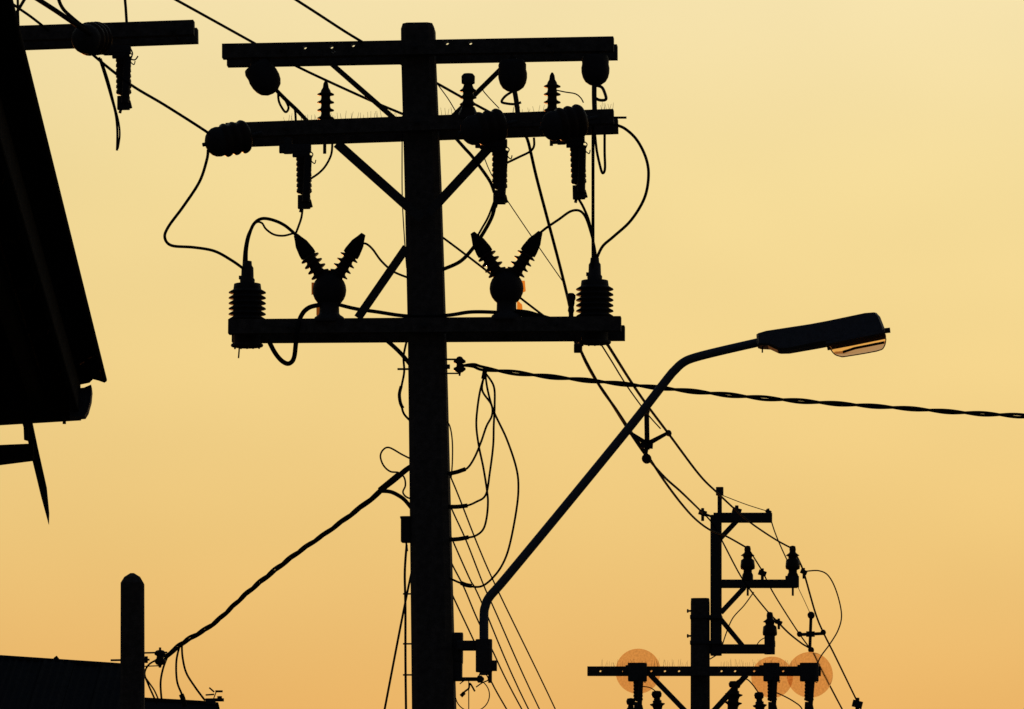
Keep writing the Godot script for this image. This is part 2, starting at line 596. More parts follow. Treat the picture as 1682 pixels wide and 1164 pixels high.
func left_pole():
	var foot := at(-40, 2560, 0.2)
	foot.y = 0
	var p := thing("utility_pole", "pole hidden behind the near roof, only its crossarm showing at top left", "utility pole", foot)
	var st := begin()
	shaft(st, [[-40, 2580, 86], [-66, 600, 62], [-72, -40, 55], [-72, -60, 50]], S, 0.0)
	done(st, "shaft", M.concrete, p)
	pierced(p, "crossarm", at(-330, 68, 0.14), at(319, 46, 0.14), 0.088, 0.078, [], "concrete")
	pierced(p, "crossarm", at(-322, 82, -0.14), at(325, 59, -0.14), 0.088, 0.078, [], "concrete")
	for k in [150.0, 290.0]: bolt(p, k, 60, 0.0, 0.42, 0.008)
	st = begin()
	pt_bar(st, [8, 54], [46, -10], 5, 3, 0.0)
	pt_bar(st, [46, -10], [60, -34], 5, 3, 0.0)
	done(st, "brace", M.steel, p)

func second_pole():
	var off := -32.0
	var foot := at(1150, 2000, off)
	foot.y = 0
	var p := thing("utility_pole", "far square pole, lower right, with a side mast and one long drilled crossarm", "utility pole", foot)
	var st := begin()
	shaft(st, [[1151, 2420, 40], [1150, 1164, 30.5], [1150, 990, 30], [1150, 983, 29]], S2, off)
	done(st, "shaft", M.concrete, p)
	var holes := []
	for x in [986.0, 1023.0, 1069.0, 1091.0, 1114.0, 1183.0, 1205.0, 1236.0, 1283.0]: holes.append([(x - 965.0) * S2, 0.0])
	pierced(p, "crossarm", at(965, 1102, off + 0.16), at(1348, 1102, off + 0.16), 0.098, 0.08, holes, "concrete", 0.0125)
	st = begin()
	bar(st, at(1176, 1076, off), at(1176, 846, off), 18 * S2, 18 * S2)
	done(st, "mast", M.steel, p)
	st = begin()
	bar(st, at(1182, 850, off), at(1182, 806, off), 7 * S2, 7 * S2)
	bar(st, at(1182, 813, off), at(1182, 800, off), 12 * S2, 12 * S2)
	done(st, "mast_top", M.steel, p)
	for b in [[1172, 850, 1268, 850, 16], [1184, 958.5, 1309, 958.5, 13.5], [1165, 1065.5, 1272, 1065.5, 15]]:
		st = begin()
		pt_bar(st, [b[0], b[1]], [b[2], b[3]], b[4], 12, off + 0.003, S2)
		done(st, "bracket_arm", M.steel, p)
	for b in [[1183, 884, 1212, 853, 8], [1184, 1006, 1223, 964, 8], [1184, 1017, 1221, 1062, 8], [1068, 1108, 1130, 1172, 8.5], [1226, 1108, 1164, 1176, 9]]:
		st = begin()
		pt_bar(st, [b[0], b[1]], [b[2], b[3]], b[4], 5, off + (0.02 if b[1] < 1050 else 0.2), S2)
		done(st, "brace", M.steel, p)
	for y in [1014.0, 1056.0]:
		st = begin()
		pt_bar(st, [1134, y], [1186, y], 6, 34, off, S2)
		done(st, "mast_strap", M.steel, p)
	for y in [1003.0, 1044.0]:
		st = begin()
		rod(st, at(1152, y, off), at(1128, y, off), 1.6 * S2, 8)
		rod(st, at(1129.5, y + 3, off), at(1129.5, y - 3, off), 1.3 * S2, 8)
		done(st, "climbing_peg", M.steel, p)
	for x in [1228.0, 1302.0]:
		st = begin()
		rod(st, at(x, 960, off), at(x, 978, off), 1.8 * S2, 8)
		done(st, "stud", M.steel, p)
	spikes(p, 985, 1096, 1130, 1096, off + 0.16, 46, 15, S2)
	spikes(p, 1182, 1096, 1310, 1096, off + 0.16, 40, 15, S2)

func service_post():
	var z := -43.0
	var foot := at_z(218, 2400, z)
	foot.y = 0
	var p := thing("post", "short square post with pointed top beside the low roof", "post", foot)
	var s := 43.3 / F
	var X := Vector3(1, 0, 0)
	var Z := Vector3(0, 0, 1)
	var st := begin()
	var rings := []
	for r in [[218, 2560, 42], [218, 1164, 38.5], [218, 958, 37.5], [218, 948, 26], [217.5, 941, 6]]:
		rings.append(rect_ring(at_z(r[0], r[1], z), -X, Z, r[2] * s, r[2] * s, 0.12))
	loft(st, rings, false)
	done(st, "shaft", M.concrete, p)
	st = begin()
	rod(st, at_z(182, 1084, z), at_z(246, 1083, z), 0.0065, 8)
	rod(st, at_z(238, 1083, z), at_z(243, 1083, z), 0.022, 8)
	done(st, "through_bolt", M.steel, p)
	var k := thing("spool_insulator", "small spool insulator on a bracket beside the pointed post", "insulator", at_z(262, 1095, z))
	st = begin()
	lathe(st, at_z(263, 1096, z), Vector3.UP, [[2, 0], [3, 4], [6, 5], [9, 9], [9.5, 12], [6, 15], [5.5, 19], [9, 21], [9.5, 25], [6, 28], [2, 29], [2, 33]], s)
	done(st, "spool", M.porcelain, k)
	st = begin()
	rod(st, at_z(234, 1072, z), at_z(275, 1071, z), 0.006, 6)
	rod(st, at_z(234, 1094, z), at_z(262, 1093, z), 0.004, 6)
	done(st, "bracket", M.steel, k)

# ------------------------------------------------------------------ insulators
func insulators():
	# bells under the top crossarm: built upright at the origin, then set in place
	var turn := Vector3(0, -deg_to_rad(YAW), 0)
	var g := "bell insulators under the top crossarm"
	var o := thing("bell_insulator", "left tilted bell insulator under the top crossarm", "insulator", Vector3.ZERO, g)
	var st := begin()
	lathe(st, Vector3.ZERO, Vector3.UP, [[3, 0], [6, 1], [10, 2], [17, 7], [21, 14], [23, 22], [23.3, 30], [22, 36], [22.4, 44], [20, 50], [9, 52], [7, 56]], S)
	done(st, "bell", M.polymer, o)
	st = begin()
	rod(st, Vector3(0, 56 * S, 0), Vector3(0, 66 * S, 0), 0.012, 8)
	done(st, "hanger", M.steel, o)
	o.scale = Vector3.ONE * 1.1
	o.position = at(449, 153, 0.13)
	o.rotation = turn + Vector3(0, 0, deg_to_rad(31))
	copy(o, "bell insulator under the top crossarm, just right of the pole", at(843, 151, 0.13), turn + Vector3(0, 0, deg_to_rad(2))).scale = Vector3.ONE * 1.03
	copy(o, "bell insulator at the right end of the top crossarm", at(978, 141, 0.13), turn).scale = Vector3.ONE
	# post insulators standing on the middle crossarm
	g = "ribbed post insulators on the middle crossarm"
	o = thing("post_insulator", "slim ribbed post insulator on the middle crossarm, left of the pole", "insulator", Vector3.ZERO, g)
	st = begin()
	var pr := [[9, 0], [9, 3]]
	pr.append_array(sheds(3, 56, 4, 7.5, 14.0, 0.42))
	pr.append_array([[5, 60], [4, 67], [1.5, 72]])
	lathe(st, Vector3.ZERO, Vector3.UP, pr, S)
	done(st, "ribbed_body", M.porcelain, o)
	st = begin()
	rod(st, Vector3(-0.005, 0, 0), Vector3(-0.005, -50 * S, 0), 0.010, 8)
	done(st, "stud", M.steel, o)
	o.position = at(535, 203, 0.14)
	o.rotation = turn
	copy(o, "slim ribbed post insulator on the middle crossarm, right of the pole", at(907, 190, 0.14), turn)
	var c := thing("post_insulator", "ribbed post insulator with a clamp cap beside the pole", "insulator", at(769, 196, 0.14), g)
	st = begin()
	ORG = Vector3.ZERO
	pr = [[19, 0], [16, 8], [11, 20]]
	pr.append_array(sheds(20, 54, 3, 8.5, 14.0, 0.5))
	pr.append_array([[7, 58]])
	lathe(st, Vector3.ZERO, Vector3.UP, pr, S)
	done(st, "ribbed_body", M.porcelain, c)
	st = begin()
	lathe(st, Vector3(0, 58 * S, 0), Vector3.UP, [[7, 0], [11, 2], [11.3, 14], [8, 18], [2, 19]], S, 14)
	done(st, "clamp_cap", M.steel, c)
	c.rotation = turn
	# strain strings before the middle crossarm
	g = "strain insulator strings before the crossarms"
	o = thing("strain_insulator", "string of fat discs and ball at the left end of the middle crossarm", "insulator", Vector3.ZERO, g)
	ORG = Vector3.ZERO
	var ax := Vector3(-0.9, -0.24, 0.36).normalized()
	st = begin()
	var dp := [[6, -10], [14, -9]]
	for i in 3:
		var y := i * 15.0 - 4.0
		dp.append_array([[24.5, y], [26, y + 2], [27.6, y + 5], [28, y + 8], [27, y + 10.5], [25, y + 12], [24, y + 14]])
	lathe(st, Vector3.ZERO, ax, dp, S, 26)
	done(st, "disc_stack", M.porcelain, o)
	st = begin()
	var bp := []
	for i in 11:
		var a := PI * i / 10.0
		bp.append([maxf(sin(a) * 25.0, 1.0), 46.0 - cos(a) * 22.0])
	lathe(st, Vector3.ZERO, ax, bp, S, 24)
	done(st, "end_ball", M.polymer, o)
	st = begin()
	rod(st, -ax * 30 * S, Vector3.ZERO, 0.012, 8)
	done(st, "end_fitting", M.steel, o)
	st = begin()
	rod(st, ax * 64 * S, ax * 73 * S, 0.012, 8)
	done(st, "end_fitting", M.steel, o)
	o.position = at(402, 224, 0.30)
	o.rotation = turn
	copy(o, "string of fat discs and ball hung on the middle crossarm beside the pole", at(821, 205, 0.30), turn)
	copy(o, "string of fat discs and ball at the right end of the middle crossarm", at(953, 198, 0.30), turn)
	copy(o, "round strain insulator before the crossarm in the top left corner", at(160, 63, 0.30), turn + Vector3(deg_to_rad(-6), deg_to_rad(52), 0))

func cutouts():
	var turn := Vector3(0, -deg_to_rad(YAW), 0)
	var g := "fuse cutouts hanging from the crossarms"
	var o := thing("fuse_cutout", "fuse cutout hanging below the middle crossarm, left of the pole", "fuse cutout", Vector3.ZERO, g)
	ORG = Vector3.ZERO
	var l := func(x: float, y: float, z := 0.0) -> Vector3: return Vector3(x * S, -y * S, z)
	var st := begin()
	bar(st, l.call(-26, -12), l.call(-26, 14), 14 * S, 0.05, Vector3(0, 0, 1))
	bar(st, l.call(-40, 6), l.call(12, 6), 14 * S, 0.045, Vector3(0, 0, 1))
	bar(st, l.call(-18, 14), l.call(10, 14), 12 * S, 0.04, Vector3(0, 0, 1))
	done(st, "bracket", M.steel, o)
	st = begin()
	var pr := [[9, 0]]
	pr.append_array(sheds(2, 64, 7, 11.2, 12.6, 0.6))
	pr.append_array([[9, 64], [6, 66]])
	lathe(st, l.call(0, 16), Vector3(0.02, -1, 0), pr, S, 18)
	done(st, "porcelain_body", M.porcelain, o)
	st = begin()
	rod(st, l.call(9, 20, 0.05), l.call(6, 98, 0.06), 6.5 * S, 12)
	done(st, "fuse_tube", M.polymer, o)
	st = begin()
	bar(st, l.call(1, 84), l.call(1, 106), 20 * S, 0.05, Vector3(0, 0, 1))
	bar(st, l.call(9, 92), l.call(12, 104), 7 * S, 0.03, Vector3(0, 0, 1))
	rod(st, l.call(-3, 104), l.call(-5, 112), 0.009, 8)
	done(st, "lower_contact", M.steel, o)
	st = begin()
	tube(st, curve([l.call(10, 12, 0.05), l.call(17, 18, 0.06), l.call(14, 28, 0.06), l.call(20, 34, 0.06), l.call(22, 28, 0.06)]), 0.0035, 6)
	done(st, "pull_ring", M.steel, o)
	o.position = at(499, 238, 0.16)
	o.rotation = turn
	copy(o, "fuse cutout hanging below the middle crossarm, just right of the pole", at(821, 230, 0.16), turn + Vector3(0, 0, deg_to_rad(-1)))
	copy(o, "fuse cutout hanging near the right end of the middle crossarm", at(948, 222, 0.16), turn + Vector3(0, 0, deg_to_rad(1)))
	copy(o, "fuse cutout hanging from the crossarm in the top left corner", at(203, 76, 0.16), turn)
	# the three on the far pole hang before orange discs
	var k := S2 / S
	var fars := [["far fuse cutout before the leftmost orange disc", 1048.0, 37.0, 1102.0], ["far fuse cutout before the middle orange disc", 1268.0, 34.0, 1112.0], ["far fuse cutout before the rightmost orange disc", 1330.0, 37.5, 1108.0]]
	var dl := ["round orange translucent disc on the far crossarm, leftmost of three", "round orange translucent disc on the far crossarm, middle of three", "round orange translucent disc on the far crossarm, rightmost of three"]
	for i in 3:
		var f: Array = fars[i]
		var c := copy(o, f[0], at(f[1], 1100, -31.72), turn + Vector3(0, 0, deg_to_rad(-1.0 if i < 2 else -3.0)))
		c.scale = Vector3.ONE * k * 0.62
		c.set_meta("group", "fuse cutouts on the far pole")
		# its clamp block
		ORG = at(f[1], 1102, -31.7)
		st = begin()
		bar(st, at(f[1] - 1, 1089, -31.74), at(f[1] - 1, 1118, -31.74), (30.0 if i != 1 else 26.0) * S2, 0.16)
		var b := done(st, "clamp_block", M.steel)
		tag(b, ["steel clamp block over the leftmost orange disc", "steel clamp block over the middle orange disc", "steel clamp block over the rightmost orange disc"][i], "clamp", "clamp blocks on the far crossarm")
		var d := thing("guard_disc", dl[i], "disc", at(f[1], f[3], -32.3), "orange discs on the far crossarm")
		st = begin()
		lathe(st, ORG + N * 0.006 - Vector3.UP * 0, -N, [[f[2] * 0.96, 0.0], [f[2], 0.9], [f[2], 1.4], [f[2] * 0.98, 1.8]], S2, 48)
		done(st, "disc", M.orange_plastic, d)
		st = begin()
		rod(st, ORG + N * 0.10, ORG - N * 0.02, 0.03, 12)
		done(st, "hub", M.steel, d)

func arresters():
	var turn := Vector3(0, -deg_to_rad(YAW), 0)
	var o := thing("surge_arrester", "fat ribbed arrester at the left end of the lowest crossarm", "surge arrester", Vector3.ZERO, "fat ribbed arresters on the lowest crossarm")
	ORG = Vector3.ZERO
	var st := begin()
	var pr := [[22, 0], [22, 38]]
	pr.append_array(sheds(38, 92, 6, 23.0, 31.0, 0.55))
	pr.append_array([[23, 93], [22, 101], [9, 103]])
	lathe(st, Vector3.ZERO, Vector3.UP, pr, S, 26)
	done(st, "ribbed_body", M.polymer, o)
	st = begin()
	lathe(st, Vector3(0, 102 * S, 0), Vector3.UP, [[12, 0], [12.5, 6], [10.5, 9], [10, 26], [7.5, 30], [7, 37], [2, 38]], S, 16)
	bar(st, Vector3(-9 * S, 112 * S, 0), Vector3(-14 * S, 112 * S, 0), 6 * S, 0.02, Vector3(0, 0, 1))
	done(st, "top_terminal", M.steel, o)
	st = begin()
	lathe(st, Vector3(0, -3 * S, 0), Vector3.UP, [[26, 0], [27, 2], [26, 4]], S, 20)
	for i in 5: rod(st, Vector3((i - 2) * 10 * S, -2 * S, 0), Vector3((i - 2) * 10 * S, -7 * S, 0), 0.006, 6)
	done(st, "base_plate", M.steel, o)
	o.position = at(406, 566, 0.0)
	o.rotation = turn
	copy(o, "fat ribbed arrester at the right end of the lowest crossarm", at(977, 561, 0.0), turn)

func transformers():
	var turn := Vector3(0, -deg_to_rad(YAW), 0)
	var o := thing("voltage_transformer", "round transformer with two ribbed horns on the lowest crossarm, left", "transformer", Vector3.ZERO, "horned transformers on the lowest crossarm")
	ORG = Vector3.ZERO
	var st := begin()
	lathe(st, Vector3.ZERO, Vector3.UP, [[28, -6], [28, -3], [24, 5], [18, 9], [16.5, 12], [16, 26], [20, 30]], S, 22)
	done(st, "foot", M.steel, o)
	st = begin()
	bar(st, Vector3(0, -7 * S, -0.20), Vector3(0, -7 * S, 0.20), 34 * S, 0.008, Vector3.UP)
	done(st, "mount_plate", M.steel, o)
	st = begin()
	var pr := []
	for i in 13:
		var a := PI * i / 12.0
		pr.append([maxf(sin(a) * 28.0, 1.0), 50.0 - cos(a) * 29.0])
	lathe(st, Vector3.ZERO, Vector3.UP, pr, S, 28)
	bar(st, Vector3(-8 * S, 70 * S, 0), Vector3(-8 * S, 82 * S, 0), 20 * S, 0.09, Vector3(0, 0, 1))
	bar(st, Vector3(9 * S, 70 * S, 0), Vector3(9 * S, 82 * S, 0), 20 * S, 0.09, Vector3(0, 0, 1))
	done(st, "tank", M.polymer, o)
	for sgn in [-1, 1]:
		var from := Vector3(sgn * 9 * S, 66 * S, 0)
		var to := Vector3(sgn * 56 * S, 143 * S, 0)
		var ax := (to - from).normalized()
		var ln := (to - from).length() / S
		st = begin()
		pr = [[12, 0], [10.5, 8]]
		pr.append_array(sheds(8, ln * 0.56, 4, 9.0, 16.5, 0.5))
		lathe(st, from, ax, pr, S, 20)
		var bush := done(st, "bushing", M.porcelain, o)
		st = begin()
		lathe(st, from, ax, [[9, ln * 0.53], [13.5, ln * 0.55], [13.5, ln * 0.62], [11, ln * 0.80], [6.5, ln * 0.92], [4, ln]], S, 18)
		done(st, "boot", M.rubber, bush)
	o.position = at(541, 526, 0.02)
	o.rotation = turn
	copy(o, "round transformer with two ribbed horns on the lowest crossarm, right", at(832, 523, 0.02), turn)
	# orange covers behind each tank
	for q in [["small orange cover behind the left horned transformer", 516.0, 474.0, 524.0, 508.0], ["small orange cover behind the right horned transformer", 860.5, 471.0, 853.5, 503.0]]:
		var k := thing("terminal_cover", q[0], "cover", at(q[3], 520, -0.09), "orange terminal covers behind the transformers")
		var sg := 1.0 if q[1] > 700 else -1.0
		var tint: String = "deep_orange" if sg > 0 else "brown_plastic"
		st = begin()
		slab(st, [at(q[3] - 4, q[4] - 10, -0.08), at(q[3] + 4, q[4] - 3, -0.08), at(q[3] + 5, q[4] + 8, -0.08), at(q[3] - 4, q[4] + 10, -0.08)], N, 0.012)
		done(st, "cover_plate", M[tint], k)
		st = begin()
		slab(st, [at(q[1] - 4, q[2] - 10, -0.08), at(q[1] + 1.5, q[2] - 10, -0.08), at(q[1] + 3, q[2] + 7, -0.08), at(q[1] - 4, q[2] + 10, -0.08)], N, 0.012)
		done(st, "cover_flap", M[tint], k)

func lamp():
	var o := thing("street_lamp", "street lamp on a long bent arm with an amber lens", "street lamp", at(796, 1118, 0.1))
	var st := begin()
	var f := 0.12
	var path := []
	for q in [[795, 1108], [795, 1060], [795, 1010], [797, 996], [804, 980], [830, 950], [930, 829], [1040, 694], [1096, 622], [1108, 608], [1121, 596], [1138, 588], [1180, 577], [1250, 561]]: path.append(at(q[0], q[1], f))
	tube(st, curve(path, 5), 7.6 * S, 14, 7.2 * S)
	done(st, "arm", M.paint, o)
	# head: a tapered housing with rounded shoulders
	var hd := []
	for q in [[1243, 552], [1256, 548], [1330, 535], [1425, 517.5], [1440, 516.5], [1446, 523], [1453, 541], [1454, 548], [1400, 559], [1342, 570], [1292, 577.5], [1278, 577.5], [1262, 570], [1244, 569]]: hd.append(at(q[0], q[1], f))
	st = begin()
	slab(st, hd, N, 0.26, 0.014)
	done(st, "housing", M.paint, o)
	st = begin()
	slab(st, [at(1357, 565.5, f), at(1400, 556.5, f), at(1453, 545.5, f), at(1454, 551, f), at(1400, 562, f), at(1358, 570, f)], N, 0.275)
	done(st, "rim", M.paint, o)
	st = begin()
	slab(st, [at(1361, 568, f), at(1455, 550, f), at(1455, 561, f), at(1404, 571, f), at(1386, 578, f), at(1369, 579, f)], N, 0.11, 0.004)
	done(st, "lens", M.amber, o)
	st = begin()
	slab(st, [at(1370, 579.4, f), at(1386, 578.6, f), at(1404, 571.6, f), at(1454.5, 561.6, f), at(1450, 570, f), at(1441, 575.5, f), at(1388, 584.5, f), at(1378, 584.5, f)], N, 0.10, 0.004)
	done(st, "lens_bowl", M.smoky, o)
	st = begin()
	tube(st, curve([at(1361, 569, f), at(1370, 581, f), at(1380, 585, f), at(1390, 585, f), at(1441, 576, f), at(1452, 569, f), at(1455, 556, f)], 4), 0.0035, 6)
	tube(st, [at(1384, 578, f), at(1404, 571.5, f), at(1452, 562, f)], 0.008, 8)
	done(st, "lens_frame", M.rubber, o)
	st = begin()
	rod(st, at(1453, 543, f), at(1462, 542, f), 0.016, 10)
	done(st, "latch", M.steel, o)
	st = begin()
	rod(st, at(1252, 569, f), at(1252, 579, f), 0.005, 6)
	done(st, "hinge_pin", M.steel, o)
	# bracket that carries the arm on the pole
	st = begin()
	pt_bar(st, [735, 1064], [760, 1064], 50, 22, 0.02)
	pt_bar(st, [752, 1060], [800, 1060], 16, 14, 0.08)
	pt_bar(st, [795, 1050], [795, 1103], 26, 20, f)
	pt_bar(st, [800, 1093], [816, 1093], 17, 12, f)
	pt_bar(st, [805, 1098], [805, 1121], 6, 6, f)
	pt_bar(st, [735, 1100], [759, 1100], 36, 18, 0.02)
	pt_bar(st, [750, 1115], [793, 1115], 6, 8, 0.06)
	lathe(st, at(783, 1115, 0.06), A, [[2, 0], [6, 2], [6, 8], [2, 12]], S, 10)
	done(st, "bracket", M.steel, o)

func small_fittings():
	var st := begin()
	var o := thing("spool_insulator", "small spool insulator on the right of the main pole", "insulator", at(756, 616, 0.1))
	lathe(st, at(755, 617, 0.1), Vector3.UP, [[1.6, 0], [1.6, 5], [5, 6], [10, 10], [10, 13], [5.5, 15], [5, 20], [10, 22], [10, 25], [6, 28], [4, 31], [1.6, 32]], S)
	done(st, "spool", M.porcelain, o)
	st = begin()
	rod(st, at(725, 590, 0.1), at(758, 590, 0.1), 0.006, 6)
	rod(st, at(725, 613, 0.1), at(757, 613, 0.1), 0.005, 6)
	rod(st, at(730, 602, 0.1), at(739, 602, 0.1), 0.014, 8)
	done(st, "bracket", M.steel, o)
	o = thing("junction_box", "small box strapped to the left side of the main pole", "box", at(668, 890, 0.05))
	st = begin()
	pt_bar(st, [668, 851], [668, 890], 17, 30, 0.04)
	done(st, "case", M.polymer, o)
	st = begin()
	pt_bar(st, [668, 849], [668, 852], 19, 33, 0.04)
	rod(st, at(667, 888, 0.05), at(669, 905, 0.05), 0.007, 6)
	done(st, "lid", M.steel, o)
	o = thing("ground_conduit", "thin conduit clipped along the left edge of the main pole", "conduit", at(667, 2500, 0.02))
	st = begin()
	tube(st, curve([at(668, 895, 0.02), at(665, 940, 0.02), at(666, 1000, 0.02), at(667, 1164, 0.02), at(676, 1700, 0.02), at(690, 2560, 0.02)]), 2.0 * S, 8)
	done(st, "pipe", M.polymer, o)
	for y in [975.0, 1057.0, 1108.0]:
		st = begin()
		rod(st, at(662, y, 0.02), at(684, y, 0.02), 0.0055, 6)
		done(st, "clip", M.steel, o)
	o = thing("pin_insulator", "small pin insulator beside the right ribbed arrester", "insulator", at(937, 525, 0.1))
	st = begin()
	lathe(st, at(938, 524, 0.05), Vector3.UP, [[4, 0], [4, 10], [5.5, 14], [4.5, 20], [6, 26], [6, 30], [7.5, 34], [7.5, 40], [4, 43]], S, 12)
	done(st, "pin", M.porcelain, o)
	o = thing("cable_clamp", "black clamp under the right end of the lowest crossarm", "clamp", at(950, 578, -0.3))
	st = begin()
	bar(st, at(944, 556, -0.3), at(947, 570, -0.3), 5 * S, 0.02)
	bar(st, at(943, 572, -0.3), at(956, 572, -0.3), 14 * S, 0.05)
	done(st, "jaw", M.steel, o)
	# coil under the lamp bracket
	o = thing("cable_coil", "loose thin cable coil hanging under the street lamp bracket", "cable", at(775, 1170, 0.1))
	st = begin()
	var loop := []
	for i in 17:
		var a := -2.4 + TAU * 0.86 * i / 16.0
		loop.append(at(776 + cos(a) * 28, 1141 + sin(a) * 27, 0.1 + 0.001 * i))
	tube(st, curve(loop, 3), 0.0035, 6)
	done(st, "coil", M.wood, o)
	st = begin()
	tube(st, curve([at(758, 1142, 0.1), at(764, 1135, 0.1), at(770, 1130, 0.1), at(772, 1122, 0.1), at(780, 1135, 0.1)]), 0.006, 6)
	rod(st, at(770, 1116, 0.1), at(770, 1166, 0.1), 0.0035, 6)
	rod(st, at(757, 1143, 0.1), at(763, 1137, 0.1), 0.012, 6)
	tube(st, curve([at(786, 1112, 0.1), at(790, 1104, 0.1), at(798, 1107, 0.1), at(802, 1116, 0.1), at(792, 1121, 0.1), at(782, 1128, 0.1)]), 0.004, 6)
	done(st, "tie", M.rubber, o)
	# cluster on the lean-to corner
	o = thing("cable_bracket", "tiny spiky bracket on the corner of the low roof", "bracket", at_z(352, 1158, -45.4))
	st = begin()
	var z := -45.4
	var s := 45.6 / F
	bar(st, at_z(346, 1157, z), at_z(346, 1147, z), 16 * s, 0.06)
	rod(st, at_z(344, 1129, z), at_z(352, 1136, z), 0.006, 6)
	rod(st, at_z(338, 1141, z), at_z(352, 1140, z), 0.006, 6)
	rod(st, at_z(354, 1135, z), at_z(366, 1135, z), 0.008, 6)
	bar(st, at_z(352, 1149, z), at_z(368, 1149, z), 5 * s, 0.03)
	rod(st, at_z(361, 1150, z), at_z(361, 1143, z), 0.018, 6)
	rod(st, at_z(350, 1150, z), at_z(356, 1134, z), 0.004, 6)
	done(st, "bracket", M.steel, o)

# ------------------------------------------------------------------ wires
func twisted(called: String, label: String, pts: Array, strands: int, r: float, gap: float, pitch: float):
	var raw := []
	for p in pts: raw.append(at(p[0], p[1], p[2]))
	var path := curve(raw, 60)
	var o := thing(called, label, "cable", path[0])
	var run := [0.0]
	for i in range(1, path.size()): run.append(run[-1] + (path[i] - path[i - 1]).length())
	for k in strands:
		var line := []
		for i in path.size():
			var t: Vector3 = (path[mini(i + 1, path.size() - 1)] - path[maxi(i - 1, 0)]).normalized()
			var e1 := t.cross(Vector3.UP).normalized()
			var e2 := t.cross(e1)
			var w: float = TAU * (run[i] / pitch + float(k) / strands) + 0.5 * sin(run[i] * 1.3)
			var loose: float = gap * (1.0 + 0.1 * sin(run[i] * 3.7 + 1.0))
			line.append(path[i] + (e1 * cos(w) + e2 * sin(w)) * loose)
		var st := begin()
		tube(st, line, r, 7)
		done(st, "strand", M.rubber, o)

